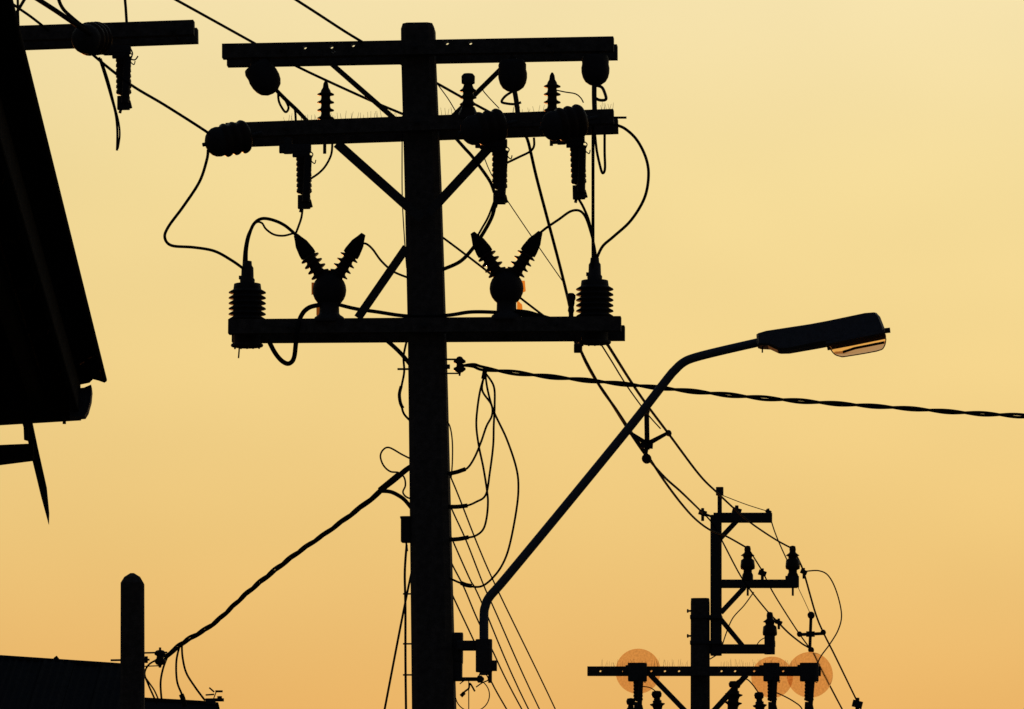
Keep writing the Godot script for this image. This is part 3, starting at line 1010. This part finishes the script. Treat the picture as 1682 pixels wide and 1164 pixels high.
func wires_main():
	# lines that come over from the near side
	var e := [[[420, 72, -2.0], [290, 0, 1.6]], [[592, 67, -0.6], [487, 0, 2.2]], [[155, 48, 0.6], [72, 0, 2.2]], [[158, 50, 0.6], [98, 0, 2.2]]]
	wire("overhead_wire", "overhead wire passing behind the top crossarm, upper left of the pole", 2.3, [[664, 188, -0.25], [600, 161, -0.6], [490, 110, -0.9], [420, 72, -0.6], [290, 0, 1.6], [-160, -248, 8]])
	wire("overhead_wire", "overhead wire meeting the top crossarm just left of the pole top", 2.3, [[808, 186, -0.2], [765, 163, -0.4], [720, 138, -0.6], [592, 67, 0.2], [487, 0, 1.8], [100, -247, 8]])
	wire("overhead_wire", "thick wire running from the top left corner to the middle crossarm's left end", 2.4, [[352, 226, 0.42], [333, 212, 0.42], [270, 172, 0.42], [215, 139, 0.40], [160, 96, 0.44], [128, 66, 0.5]])
	wire("overhead_wire", "thicker of two wires entering at top left onto the round insulator", 4.2, [[152, 58, 0.5], [112, 31, 0.9], [68, 2, 1.6], [-110, -110, 5]])
	wire("overhead_wire", "steeper of two wires entering at top left onto the round insulator", 3.0, [[146, 50, 0.5], [118, 28, 0.8], [100, 8, 1.3], [90, -30, 2.2], [60, -130, 5]])
	wire("overhead_wire", "slim wire reaching the top left crossarm near the roof edge", 2.3, [[80, 50, 0.2], [52, 28, 0.4], [12, 0, 0.9], [-140, -108, 4]])
	wire("drop_wire", "vertical drop wire above the top left crossarm, beside the roof edge", 2.2, [[31, 52, 0.1], [30, 20, 0.1], [29, -40, 0.1], [28, -160, 0.1]])
	wire("drop_wire", "vertical drop wire above the top left crossarm's right half", 2.4, [[209, 46, 0.1], [207, 15, 0.1], [205, -20, 0.1], [202, -160, 0.1]])
	wire("jumper_wire", "tail wire hanging below the top left fuse cutout", 2.0, [[163, 94, 0.4], [172, 122, 0.38], [182, 156, 0.34], [190, 186, 0.3], [193, 215, 0.28], [192.5, 247, 0.28]])
	wire("jumper_wire", "short second tail wire beside the top left fuse cutout", 1.6, [[166, 96, 0.4], [178, 132, 0.38], [187, 168, 0.34], [195, 200, 0.3], [197, 222, 0.29], [194, 244, 0.29]])
	wire("hook", "tiny hook on the top left fuse cutout", 1.2, [[214, 78, 0.18], [218, 88, 0.18], [215, 96, 0.18], [222, 98, 0.18], [227, 92, 0.18]], "hook", "", "steel")
	# from the bells
	wire("jumper_wire", "thick wire from the left bell insulator down to the middle crossarm", 3.4, [[452, 146, 0.14], [470, 164, 0.14], [488, 181, 0.14], [506, 200, 0.14]])
	wire("jumper_wire", "small looped wire below the left bell insulator", 2.0, [[457, 148, 0.14], [458, 165, 0.14], [464, 178, 0.14], [470, 184, 0.14], [474, 176, 0.14], [468, 162, 0.14], [476, 168, 0.14], [484, 178, 0.14], [486, 198, 0.14]])
	wire("rod", "rod below the bell insulator just right of the pole", 4.2, [[845, 148, 0.14], [848, 165, 0.14], [851, 190, 0.14]], "rod", "", "steel")
	wire("clip", "bent wire clip below the bell insulator right of the pole", 2.2, [[842, 150, 0.14], [830, 158, 0.14], [824, 167, 0.14], [832, 170, 0.14], [846, 171, 0.14], [856, 168, 0.14]], "clip", "", "steel")
	wire("rod", "rod below the bell insulator at the right arm end", 4.2, [[976, 138, 0.14], [976, 160, 0.14], [977, 190, 0.14]], "rod", "", "steel")
	wire("clip", "bent wire clip below the bell insulator at the right arm end", 2.6, [[978, 140, 0.14], [988, 143, 0.14], [993, 152, 0.14], [995, 163, 0.14], [984, 164, 0.14], [974, 158, 0.14]], "clip", "", "steel")
	wire("bond_wire", "thin arched bond wire right of the slim post insulator", 1.1, [[914, 148, 0.14], [928, 151, 0.14], [945, 154, 0.14], [954, 161, 0.2], [958, 168, 0.26]])
	wire("bond_wire", "thin slack wire leaving the pole behind the capped post insulator", 0.9, [[720, 140, -0.2], [736, 162, -0.2], [748, 182, -0.15]])
	wire("bond_wire", "thin straight wire crossing right of the capped post insulator", 0.9, [[790, 140, -0.2], [796, 152, -0.2], [820, 178, -0.2]])
	wire("pin", "short pin poking from the right end of the middle crossarm", 2.0, [[1000, 193, 0.145], [1029, 193, 0.145]], "pin", "", "steel")
	# loops below the middle crossarm
	wire("jumper_wire", "long jumper wire bulging left from the middle crossarm down to the left arrester", 2.5, [[342, 246, 0.4], [340, 262, 0.4], [328, 298, 0.4], [302, 338, 0.35], [277, 372, 0.3], [271, 390, 0.3], [282, 403, 0.25], [318, 406, 0.2], [352, 412, 0.15], [380, 427, 0.08], [400, 441, 0.03]])
	wire("jumper_wire", "thick arched wire from the left arrester to the left horn", 2.8, [[405, 438, 0.0], [405, 412, 0.0], [409, 388, 0.02], [417, 368, 0.03], [430, 359, 0.04], [448, 361, 0.04], [468, 370, 0.03], [487, 386, 0.02]])
	wire("jumper_wire", "thin oval loop wire beside the left horn tip", 1.8, [[400, 438, 0.0], [402, 410, 0.0], [408, 384, 0.02], [420, 366, 0.05], [430, 366, 0.06], [437, 376, 0.06], [450, 385, 0.06], [466, 387, 0.05], [482, 383, 0.04]])
	wire("jumper_wire", "short wire from the left fuse cutout to the left horn", 1.9, [[497, 344, 0.16], [495, 358, 0.12], [490, 373, 0.06], [485, 386, 0.02]])
	wire("jumper_wire", "wire from the left transformer's right horn to the pole", 1.9, [[592, 401, 0.02], [601, 400, 0.02], [612, 409, 0.03], [626, 428, 0.05], [645, 445, 0.06], [668, 455, 0.08]])
	wire("jumper_wire", "curved wire beside the left fuse cutout", 1.9, [[546, 236, 0.1], [544, 254, 0.12], [535, 272, 0.14], [524, 284, 0.15], [511, 293, 0.16]])
	wire("jumper_wire", "wire from the right fuse cutout's side to the middle crossarm", 2.0, [[877, 226, 0.1], [877, 240, 0.1], [870, 249, 0.11], [852, 258, 0.14], [829, 269, 0.17]])
	wire("jumper_wire", "wire from the strain string to the fuse cutout right of the pole", 2.8, [[748, 226, 0.2], [764, 244, 0.26], [775, 256, 0.26], [790, 276, 0.22], [805, 298, 0.18], [812, 316, 0.17]])
	wire("jumper_wire", "thicker curving wire from fuse cutout to the pole, right side", 3.2, [[814, 332, 0.16], [808, 356, 0.14], [793, 384, 0.1], [775, 410, 0.06], [755, 430, 0.05], [726, 443, 0.05]])
	wire("jumper_wire", "thinner wire from fuse cutout to the right transformer's left horn", 1.8, [[812, 330, 0.16], [802, 356, 0.12], [792, 374, 0.06], [784, 388, 0.02]])
	wire("jumper_wire", "arched wire from the rightmost horn over to the right arrester", 2.2, [[883, 386, 0.02], [896, 375, 0.02], [918, 360, 0.02], [937, 347, 0.03], [952, 346, 0.03], [962, 357, 0.03], [970, 380, 0.03], [976, 404, 0.02], [979, 424, 0.01]])
	wire("jumper_wire", "large bowed wire looping out beyond the right arm ends", 2.5, [[1008, 204, 0.1], [1026, 211, 0.12], [1046, 230, 0.14], [1061, 260, 0.15], [1065, 290, 0.15], [1058, 326, 0.14], [1036, 362, 0.1], [1008, 388, 0.06], [990, 404, 0.03], [980, 424, 0.0]])
	wire("jumper_wire", "short wire below the rightmost fuse cutout", 2.2, [[950, 326, 0.16], [958, 340, 0.14], [967, 362, 0.1], [973, 390, 0.06], [977, 420, 0.02]])
	wire("drop_wire", "straight vertical wire from the right bell to the right arrester", 2.7, [[974, 182, 0.06], [974, 300, 0.05], [974, 440, 0.03]])
	wire("jumper_wire", "narrow hairpin wire under the right end of the middle crossarm", 2.2, [[977, 218, 0.1], [980, 246, 0.12], [985, 270, 0.12], [989.5, 284, 0.12], [993.5, 277, 0.12], [993, 250, 0.12], [993, 220, 0.1]])
	wire("jumper_wire", "thick hanging loop under the left part of the lowest crossarm", 4.0, [[442, 560, -0.05], [452, 579, 0.0], [464, 593, 0.03], [475, 597, 0.04], [483, 588, 0.05], [486, 566, 0.22], [489, 540, 0.24], [495, 518, 0.12], [508, 505, 0.08], [530, 500, 0.04]])
	wire("cable", "slack cable lying along the top of the lowest crossarm", 3.2, [[556, 500, 0.05], [585, 507, 0.06], [620, 512, 0.08], [660, 518, 0.12], [700, 520, 0.18], [740, 517, 0.12], [775, 512, 0.08], [820, 513, 0.06], [860, 517, 0.05], [900, 524, 0.04]], "cable")
	wire("cable", "short slack cable end resting beside the right transformer", 3.0, [[846, 510, 0.06], [866, 512, 0.06], [884, 517, 0.06], [905, 523, 0.05]], "cable")
	wire("jumper_wire", "thick cable from the lowest crossarm down into the pole", 3.6, [[634, 558, 0.0], [648, 570, 0.04], [662, 584, 0.06], [680, 606, 0.06]])
	wire("guy_rod", "thin reddish rod slanting from the pole past the right transformer", 1.9, [[700, 370, -0.14], [745, 403, -0.14], [800, 445, -0.14], [852, 487, -0.14], [895, 520, -0.14]], "rod", "", "wood")
	wire("bond_wire", "fine vertical wire running down the pole's left edge", 1.0, [[661, 190, 0.02], [660.5, 260, 0.02], [661, 330, 0.02], [665, 400, 0.02], [668, 440, 0.02]])
	wire("bond_wire", "fine stray wire end below the left arrester", 1.3, [[394, 560, 0.0], [393, 575, 0.0], [392, 588, 0.0]])
	# left edge of the pole
	wire("cable_tail", "frayed cable tail hanging left of the pole below the lowest crossarm", 1.9, [[668, 560, 0.04], [663, 585, 0.05], [664, 610, 0.05], [660, 632, 0.05], [657, 648, 0.05], [660, 668, 0.05], [664, 680, 0.04], [673, 690, 0.03]], "cable")
	wire("cable_tail", "lumpy taped cable tail on the left edge of the pole", 2.8, [[659, 634, 0.06], [656, 648, 0.06], [658, 662, 0.06], [662, 670, 0.06]], "cable")
	wire("pin", "short pin on the left edge of the main pole", 1.8, [[684, 606, 0.04], [653, 606, 0.04]], "pin", "", "steel")
	wire("jumper_wire", "thin round loop of wire left of the pole above the service cable", 1.5, [[676, 754, 0.05], [660, 746, 0.06], [640, 735, 0.07], [630, 738, 0.07], [625, 749, 0.07], [630, 764, 0.07], [641, 774, 0.07], [655, 776, 0.06], [664, 784, 0.06], [666, 797, 0.06], [662, 808, 0.06], [668, 816, 0.05], [680, 820, 0.04]])
	wire("cable_tail", "thick sleeve bending into the pole under the service cable", 3.4, [[622, 806, 0.06], [640, 807, 0.06], [654, 813, 0.06], [666, 822, 0.05], [682, 842, 0.03]], "cable")
	wire("bond_wire", "fine wire bulging from the pole's right edge", 1.2, [[731, 688, 0.03], [739, 700, 0.04], [743, 725, 0.04], [743, 760, 0.04], [741, 785, 0.03]])
	# four drops from the twisted cable, each ending in a sleeve
	var hang := [797.0, 612.0]
	var drops := [["outermost drop wire bowing right of the pole", [[801, 640], [811, 675], [832, 720], [848, 768], [851.5, 803], [847, 845], [836, 899], [824, 929], [808, 950], [792, 962], [776, 963], [756, 957], [738, 949]]],
		["innermost drop wire bending back to the pole at its highest sleeve", [[792, 640], [807, 664], [808, 682], [799, 700], [790, 726], [779, 752], [767, 769], [752, 773], [734, 778]]],
		["drop wire crossing over and reaching the pole at the second sleeve", [[811, 634], [812.5, 665], [811, 698], [810, 732], [804.5, 776], [798, 812], [782, 824], [763, 831], [736, 832]]],
		["drop wire hanging straightest, reaching the pole at the third sleeve", [[789, 640], [784, 672], [782.5, 700], [786.5, 732], [794, 768], [800, 806], [801.5, 826], [799, 852], [793, 870], [780, 880], [764, 883], [738, 886]]]]
	for d in drops:
		var pts := [[hang[0], hang[1], 0.1]]
		for q in d[1]: pts.append([q[0], q[1], 0.1])
		wire("drop_wire", d[0], 1.8, pts, "wire", "drop wires beside the main pole")
	for q in [["highest black sleeve on the pole's right edge", 765, 770, 736, 778], ["second black sleeve on the pole's right edge", 768, 830, 736, 832], ["third black sleeve on the pole's right edge", 770, 882, 738, 886], ["lowest black sleeve right of the pole", 775, 962, 757, 957]]:
		wire("cable_sleeve", q[0], 3.6, [[q[1], q[2], 0.1], [(q[1] + q[3]) * 0.5, (q[2] + q[4]) * 0.5 + 1, 0.1], [q[3], q[4], 0.1]], "sleeve", "black cable sleeves on the main pole")
	wire("cable_sleeve", "short strap tying the drop wires to the twisted cable", 4.0, [[797, 604, 0.1], [796, 612, 0.1], [794, 622, 0.1]], "strap")
	twisted("twisted_cable", "twisted cable running from the main pole off to the right", [[760, 600, 0.1], [778, 600, 0.1], [800, 606, 0.1], [890, 617, 0.1], [1000, 628, 0.0], [1240, 652.5, -0.3], [1480, 670, -0.6], [1700, 684, -0.9], [2400, 715, -2.0]], 2, 2.4 * S, 2.3 * S, 0.44)
	twisted("service_cable", "twisted service cable slanting from the main pole down to the pointed post", [[684, 762, 0.05], [664, 774, 0.04], [640, 794, 0.0], [600, 827, -0.1], [540, 872, -0.5], [480, 914, -1.0], [410, 970, -1.7], [352, 1023, -2.4], [304, 1053, -2.9], [285, 1068, -3.1], [270, 1080, -3.2]], 3, 2.2 * S, 2.6 * S, 0.8)
	wire("cable_sleeve", "dark sleeve where the service cable leaves the pole", 5.0, [[657, 778, 0.04], [640, 792, 0.02], [624, 805, 0.0]], "sleeve")
	# drops at the post
	var o := -3.1
	wire("drop_wire", "drop wire falling straight to the low roof near the pointed post", 1.9, [[296, 1058, o], [290, 1085, o], [291, 1118, o], [299, 1140, o], [304, 1156, o]])
	wire("cable_sleeve", "thick dark sleeve where a drop wire meets the low roof", 4.6, [[298, 1140, o], [301, 1148, o], [304, 1160, o]], "sleeve")
	wire("drop_wire", "drop wire curving right to the corner of the low roof", 1.9, [[299, 1056, o], [300, 1078, o], [306, 1104, o], [320, 1127, o], [337, 1150, o]])
	wire("drop_wire", "drop wire just right of the spool insulator on the post", 1.9, [[276, 1076, o], [268, 1098, o], [264, 1122, o], [266, 1152, o]])
	wire("drop_wire", "slanting wire from spool to the post and back to the roof", 1.7, [[256, 1084, o], [244, 1092, o], [238, 1106, o], [244, 1124, o], [252, 1142, o], [258, 1156, o]])
	wire("drop_wire", "thin slanting wire close to the pointed post's right edge", 1.4, [[239, 1112, o], [246, 1122, o], [254, 1134, o], [262, 1152, o]])
	wire("guy_wire", "guy wire leaning away from the main pole's left side", 1.9, [[682, 915, 0.0], [668, 978, 0.0], [632, 1164, 0.0], [500, 1860, 0.0], [368, 2560, 0.0]])
	# telecom lines running off behind the pole
	var lines := [["rightmost of five thin lines falling behind the lamp arm", [[728, 755], [742, 787], [756, 821], [787, 900], [821, 976], [912, 1164]]], ["second from right of five thin lines falling behind the lamp arm", [[730, 806], [744, 840], [766, 888], [793, 957], [812, 1000], [886, 1164]]],
		["middle of five thin lines falling behind the lamp arm", [[732, 860], [743, 886], [772, 951], [790, 986], [868, 1164]]], ["second from left of five thin lines falling behind the lamp arm", [[734, 905], [744, 929], [762, 964], [783, 1014], [808, 1066], [857, 1164]]],
		["leftmost of five thin lines falling behind the lamp arm", [[734, 955], [746, 983], [778, 1051], [800, 1100], [832, 1164]]]]
	for q in lines:
		var pts := []
		for p in q[1]: pts.append([p[0], p[1], -0.2 - 9.0 * pow(maxf(p[1] - q[1][0][1], 0.0) / 400.0, 1.2)])
		var last: Array = pts[-1]
		pts.append([lerpf(last[0], 1150, 0.42), lerpf(last[1], 1560, 0.55), lerpf(last[2], -32, 0.5)])
		pts.append([1150, 1575 + (q[1][0][1] - 755) * 0.3, -32])
		wire("telephone_line", q[0], 1.4, pts, "wire", "thin lines falling behind the lamp arm")

func wires_far():
	# conductors between the main pole and the far one; offsets run from 0 to 32 m behind the main pole
	wire("overhead_wire", "thick conductor falling from the middle crossarm past the right arrester", 2.7, [[862, 222, 0.0], [868, 234, -0.1], [881, 290, -0.4], [901, 366, -0.9], [921, 442, -1.6], [938, 512, -2.3], [950, 566, -3.0], [984, 632, -5.0], [1012, 672, -7.2], [1036, 708, -10.0], [1060, 742, -10.8], [1090, 788, -13], [1120, 828, -17], [1144, 854, -21], [1168, 871, -25], [1192, 880, -28], [1226, 899, -31.9]], "wire", "conductors to the far pole")
	wire("overhead_wire", "conductor close beside the thick one below the lowest crossarm", 2.7, [[941, 530, -1.8], [955, 578, -3.2], [975, 618, -4.6], [1002, 658, -6.6], [1036, 712, -10.0], [1064, 752, -11.0], [1092, 784, -14], [1120, 809, -18], [1154, 842, -31.8]], "wire", "conductors to the far pole")
	wire("overhead_wire", "conductor from the lowest crossarm's right end to the rightmost far insulator", 2.6, [[992, 556, -0.2], [1012, 588, -2.0], [1036, 626, -4.5], [1062, 664, -7.0], [1098, 712, -10.0], [1149, 780, -15], [1178, 809, -20], [1209, 838, -25], [1235, 860, -28], [1274, 886, -30.5], [1302, 901, -31.9]], "wire", "conductors to the far pole")
	wire("messenger_wire", "fine messenger wire beside the right conductor", 1.4, [[984, 560, -0.2], [1004, 592, -2.0], [1030, 634, -4.5], [1062, 678, -10.0], [1085, 704, -10.5]], "wire")
	wire("messenger_wire", "fine dotted wire passing between the two right horns", 0.9, [[790, 244, -0.4], [806, 284, -0.6], [830, 324, -0.9], [884, 404, -1.4], [930, 470, -1.8]], "wire")
	wire("messenger_wire", "fine dotted wire from the far mast top to its bracket end", 1.3, [[1186, 813, -32], [1225, 828, -32], [1263, 840, -32]], "wire")
	# spacers that hold the conductors apart
	var s := 50.6 / F
	var k := thing("cable_spacer", "cross shaped spacer on the conductors behind the lamp arm", "spacer", at(1062, 755, -10.4))
	var st := begin()
	bar(st, at(1062, 674, -10.3), at(1063, 738, -10.3), 8 * s, 0.03)
	bar(st, at(1063, 722, -10.3), at(1062, 736, -10.3), 20 * s, 0.03)
	bar(st, at(1063, 729, -10.3), at(1098, 710, -10.3), 8 * s, 0.03, Vector3.ZERO, 0.16, 5 * s)
	bar(st, at(1063, 729, -10.3), at(1028, 706, -10.3), 8 * s, 0.03, Vector3.ZERO, 0.16, 5 * s)
	bar(st, at(1063, 732, -10.3), at(1059, 752, -10.3), 6 * s, 0.03)
	done(st, "frame", M.polymer, k)
	for q in [[1098, 711, 5.0], [1029, 706, 4.5], [1062, 753, 8.0], [1062, 675, 5.0]]:
		st = begin()
		lathe(st, at(q[0], q[1], -10.3) + N * 0.03, -N, [[q[2] * 0.7, 0], [q[2], 3], [q[2], 12], [q[2] * 0.7, 15]], s, 14)
		done(st, "clamp", M.polymer, k)
	var off := -36.0
	s = 76.5 / F
	k = thing("cable_spacer", "small cross shaped spacer right of the far pole", "spacer", at(1331, 1070, off))
	st = begin()
	bar(st, at(1332, 1008, off), at(1330, 1066, off), 5 * s, 0.03)
	bar(st, at(1310, 1042, off), at(1353, 1040, off), 5 * s, 0.03)
	bar(st, at(1324, 1041, off), at(1338, 1041, off), 9 * s, 0.03)
	done(st, "frame", M.polymer, k)
	for q in [[1332, 1010, 6.0], [1313, 1041, 4.5], [1352, 1038, 4.5], [1332, 1067, 5.0]]:
		st = begin()
		lathe(st, at(q[0], q[1], off) + N * 0.03, -N, [[q[2] * 0.7, 0], [q[2], 2], [q[2], 9], [q[2] * 0.7, 12]], s, 12)
		done(st, "clamp", M.polymer, k)
	# pin insulators on the far mast's brackets
	var g := "pin insulators on the far mast"
	var o := thing("pin_insulator", "far pin insulator on the middle bracket, nearer the mast", "insulator", Vector3.ZERO, g)
	ORG = Vector3.ZERO
	st = begin()
	lathe(st, Vector3.ZERO, Vector3.UP, [[9, 0], [9, 9], [7, 13], [7, 17], [11.5, 19], [12, 23], [11, 33], [7, 36], [7.5, 39], [10.5, 41.5], [6, 45], [5, 47], [5.5, 51], [4.5, 56], [1.5, 57]], S2, 18)
	done(st, "ribbed_body", M.porcelain, o)
	st = begin()
	lathe(st, Vector3(0, 40 * S2, 0), Vector3.UP, [[9.5, 0], [11.5, 1], [9.5, 2]], S2, 12)
	done(st, "tie_ring", M.steel, o)
	var turn := Vector3(0, -deg_to_rad(YAW), 0)
	o.position = at(1228, 953, -32)
	o.rotation = turn
	copy(o, "far pin insulator at the end of the middle bracket", at(1302, 953, -32), turn)
	copy(o, "far pin insulator on the lowest bracket, above the orange discs", at(1264.5, 1062, -32), turn)
	st = begin()
	ORG = at(1301, 965, -32)
	bar(st, at(1301, 964, -31.99), at(1301, 946, -31.99), 22 * S2, 0.10)
	tag(done(st, "insulator_seat", M.steel), "upright steel seat at the end of the middle far bracket", "bracket")
	st = begin()
	ORG = at(1264.5, 1072, -32)
	bar(st, at(1264, 1074, -31.985), at(1264, 1034, -31.985), 17 * S2, 0.085)
	tag(done(st, "insulator_seat", M.steel), "upright steel seat at the end of the lowest far bracket", "bracket")
	for q in [["small clamp left of the far mast on its top bracket", 1154, 842, 6], ["small clamp on the middle of the top far bracket", 1210, 839, 7], ["small clamp at the right end of the top far bracket", 1262, 840, 4], ["small saddle clamp on the middle far bracket", 1252, 941, 6], ["small clamp beside the lowest far insulator", 1279, 1022, 5], ["dark clamp on the line at the bottom right", 1408, 1156, 8], ["small clamp right of the far end insulator", 1320, 939, 5]]:
		var c := thing("line_clamp", q[0], "clamp", at(q[1], q[2] + 8, -32), "small line clamps on the far pole")
		st = begin()
		bar(st, at(q[1] - q[3], q[2] - 2, -32), at(q[1] + q[3], q[2] + 2, -32), q[3] * 1.4 * S2, 0.05)
		rod(st, at(q[1], q[2] - q[3] * 1.3, -32), at(q[1], q[2] + q[3] * 2.2, -32), q[3] * 0.42 * S2, 8)
		done(st, "jaw", M.steel, c)
	wire("bracket_stub", "steel stub carrying the top far clamp left of the mast", 3.6, [[1156, 843, -32], [1166, 847, -32], [1178, 851, -32]], "bracket", "", "steel")
	# continuing past the far pole
	wire("overhead_wire", "line from the far end insulator down to the bottom right corner", 2.9, [[1304, 905, -32], [1313, 922, -32.4], [1321, 943, -33], [1339, 1006, -34.5], [1352, 1038, -36], [1372, 1078, -39], [1410, 1156, -43], [1440, 1215, -47], [1560, 1430, -72]], "wire", "lines beyond the far pole")
	wire("overhead_wire", "line from the far inner insulator down through the bracket to the spacer", 2.2, [[1230, 902, -32], [1240, 918, -31.9], [1252, 938, -31.85], [1268, 970, -32.6], [1290, 1006, -34], [1313, 1041, -36], [1332, 1067, -36.4]], "wire", "lines beyond the far pole")
	wire("overhead_wire", "line crossing the mast and middle bracket to the lowest far insulator", 2.3, [[1156, 843, -31.8], [1172, 862, -31.75], [1188, 892, -31.7], [1216, 945, -31.75], [1238, 976, -31.9], [1264, 1008, -32]], "wire", "lines beyond the far pole")
	wire("overhead_wire", "doubled line from the lowest far insulator to the small spacer", 2.8, [[1266, 1010, -32], [1278, 1022, -32.5], [1296, 1040, -34], [1316, 1056, -35.5], [1333, 1068, -36], [1347, 1095, -37.5], [1364, 1128, -39], [1384, 1166, -41], [1404, 1204, -43], [1540, 1430, -72]], "wire", "lines beyond the far pole")
	wire("overhead_wire", "short line from the top far bracket end to the end insulator", 1.9, [[1266, 853, -31.9], [1272, 872, -31.9], [1280, 892, -31.9], [1290, 914, -31.95], [1298, 930, -32]], "wire")
	wire("jumper_wire", "wide looping jumper wire right of the far pole", 2.1, [[1322, 938, -33], [1345, 937, -33], [1361, 946, -33.2], [1374, 972, -33.4], [1382, 1008, -33.6], [1377, 1033, -33.4], [1363, 1057, -33], [1349, 1076, -32.4], [1342, 1090, -32]])
	wire("jumper_wire", "thin slanting jumper wire inside the far bracket", 1.8, [[1238, 972, -31.9], [1222, 994, -31.9], [1204, 1014, -31.9], [1194, 1036, -31.9], [1186, 1060, -31.9]])
	wire("jumper_wire", "short bond wire left of the lowest far insulator", 1.5, [[1258, 1046, -31.9], [1248, 1052, -31.9], [1241, 1062, -31.9]])
	wire("jumper_wire", "short bond wire where the lowest far bracket meets the pole", 1.8, [[1184, 1072, -31.9], [1176, 1076, -31.85], [1166, 1082, -31.8]])
	wire("messenger_wire", "fine dotted wire above the small far spacer", 1.0, [[1310, 963, -32.5], [1320, 984, -34], [1331, 1008, -36]], "wire")
	wire("jumper_wire", "thin wire from the middle far fuse cutout to the frame's bottom edge", 2.0, [[1272, 1136, -31.7], [1288, 1143, -31.6], [1304, 1152, -31.5], [1316, 1162, -31.4], [1322, 1180, -31.4]])
	# the tops of the gear below the far crossarm
	st = begin()
	g = "gear tops below the far crossarm"
	for q in [["capped insulator top left of the leftmost far fuse cutout", 1036, 1146, 7.5, 0.0], ["slanted dark bushing right of the leftmost far fuse cutout", 1078, 1134, 8.5, 3.0], ["dark bushing left of the middle orange disc", 1207, 1118, 10.0, -4.0], ["slanted dark bushing below the middle orange disc", 1246, 1136, 8.0, 3.0]]:
		var c := thing("bushing", q[0], "bushing", at(q[1] + q[4] * 2, 1215, -31.8), g)
		st = begin()
		var w: float = q[3]
		var top := at(q[1], q[2], -31.8)
		var ax := (at(q[1] + q[4] * 2, 1215, -31.8) - top).normalized()
		var pr := [[1.5, 0], [w * 0.8, 1], [w, 5], [w * 0.9, 10], [w * 0.6, 12], [w * 0.65, 16]]
		pr.append_array(sheds(16, 70, 4, w * 0.85, w * 1.45, 0.4))
		lathe(st, top, ax, pr, S2, 16)
		done(st, "ribbed_body", M.porcelain, c)
	wire("jumper_wire", "short bond wire linking the leftmost far cutout and its bushing", 1.6, [[1056, 1127, -31.7], [1068, 1129, -31.75], [1078, 1136, -31.8]])
	wire("jumper_wire", "short looped bond wire under the far crossarm right of the pole", 2.0, [[1206, 1122, -31.8], [1214, 1116, -31.75], [1226, 1115, -31.7], [1236, 1124, -31.7], [1246, 1138, -31.8]])
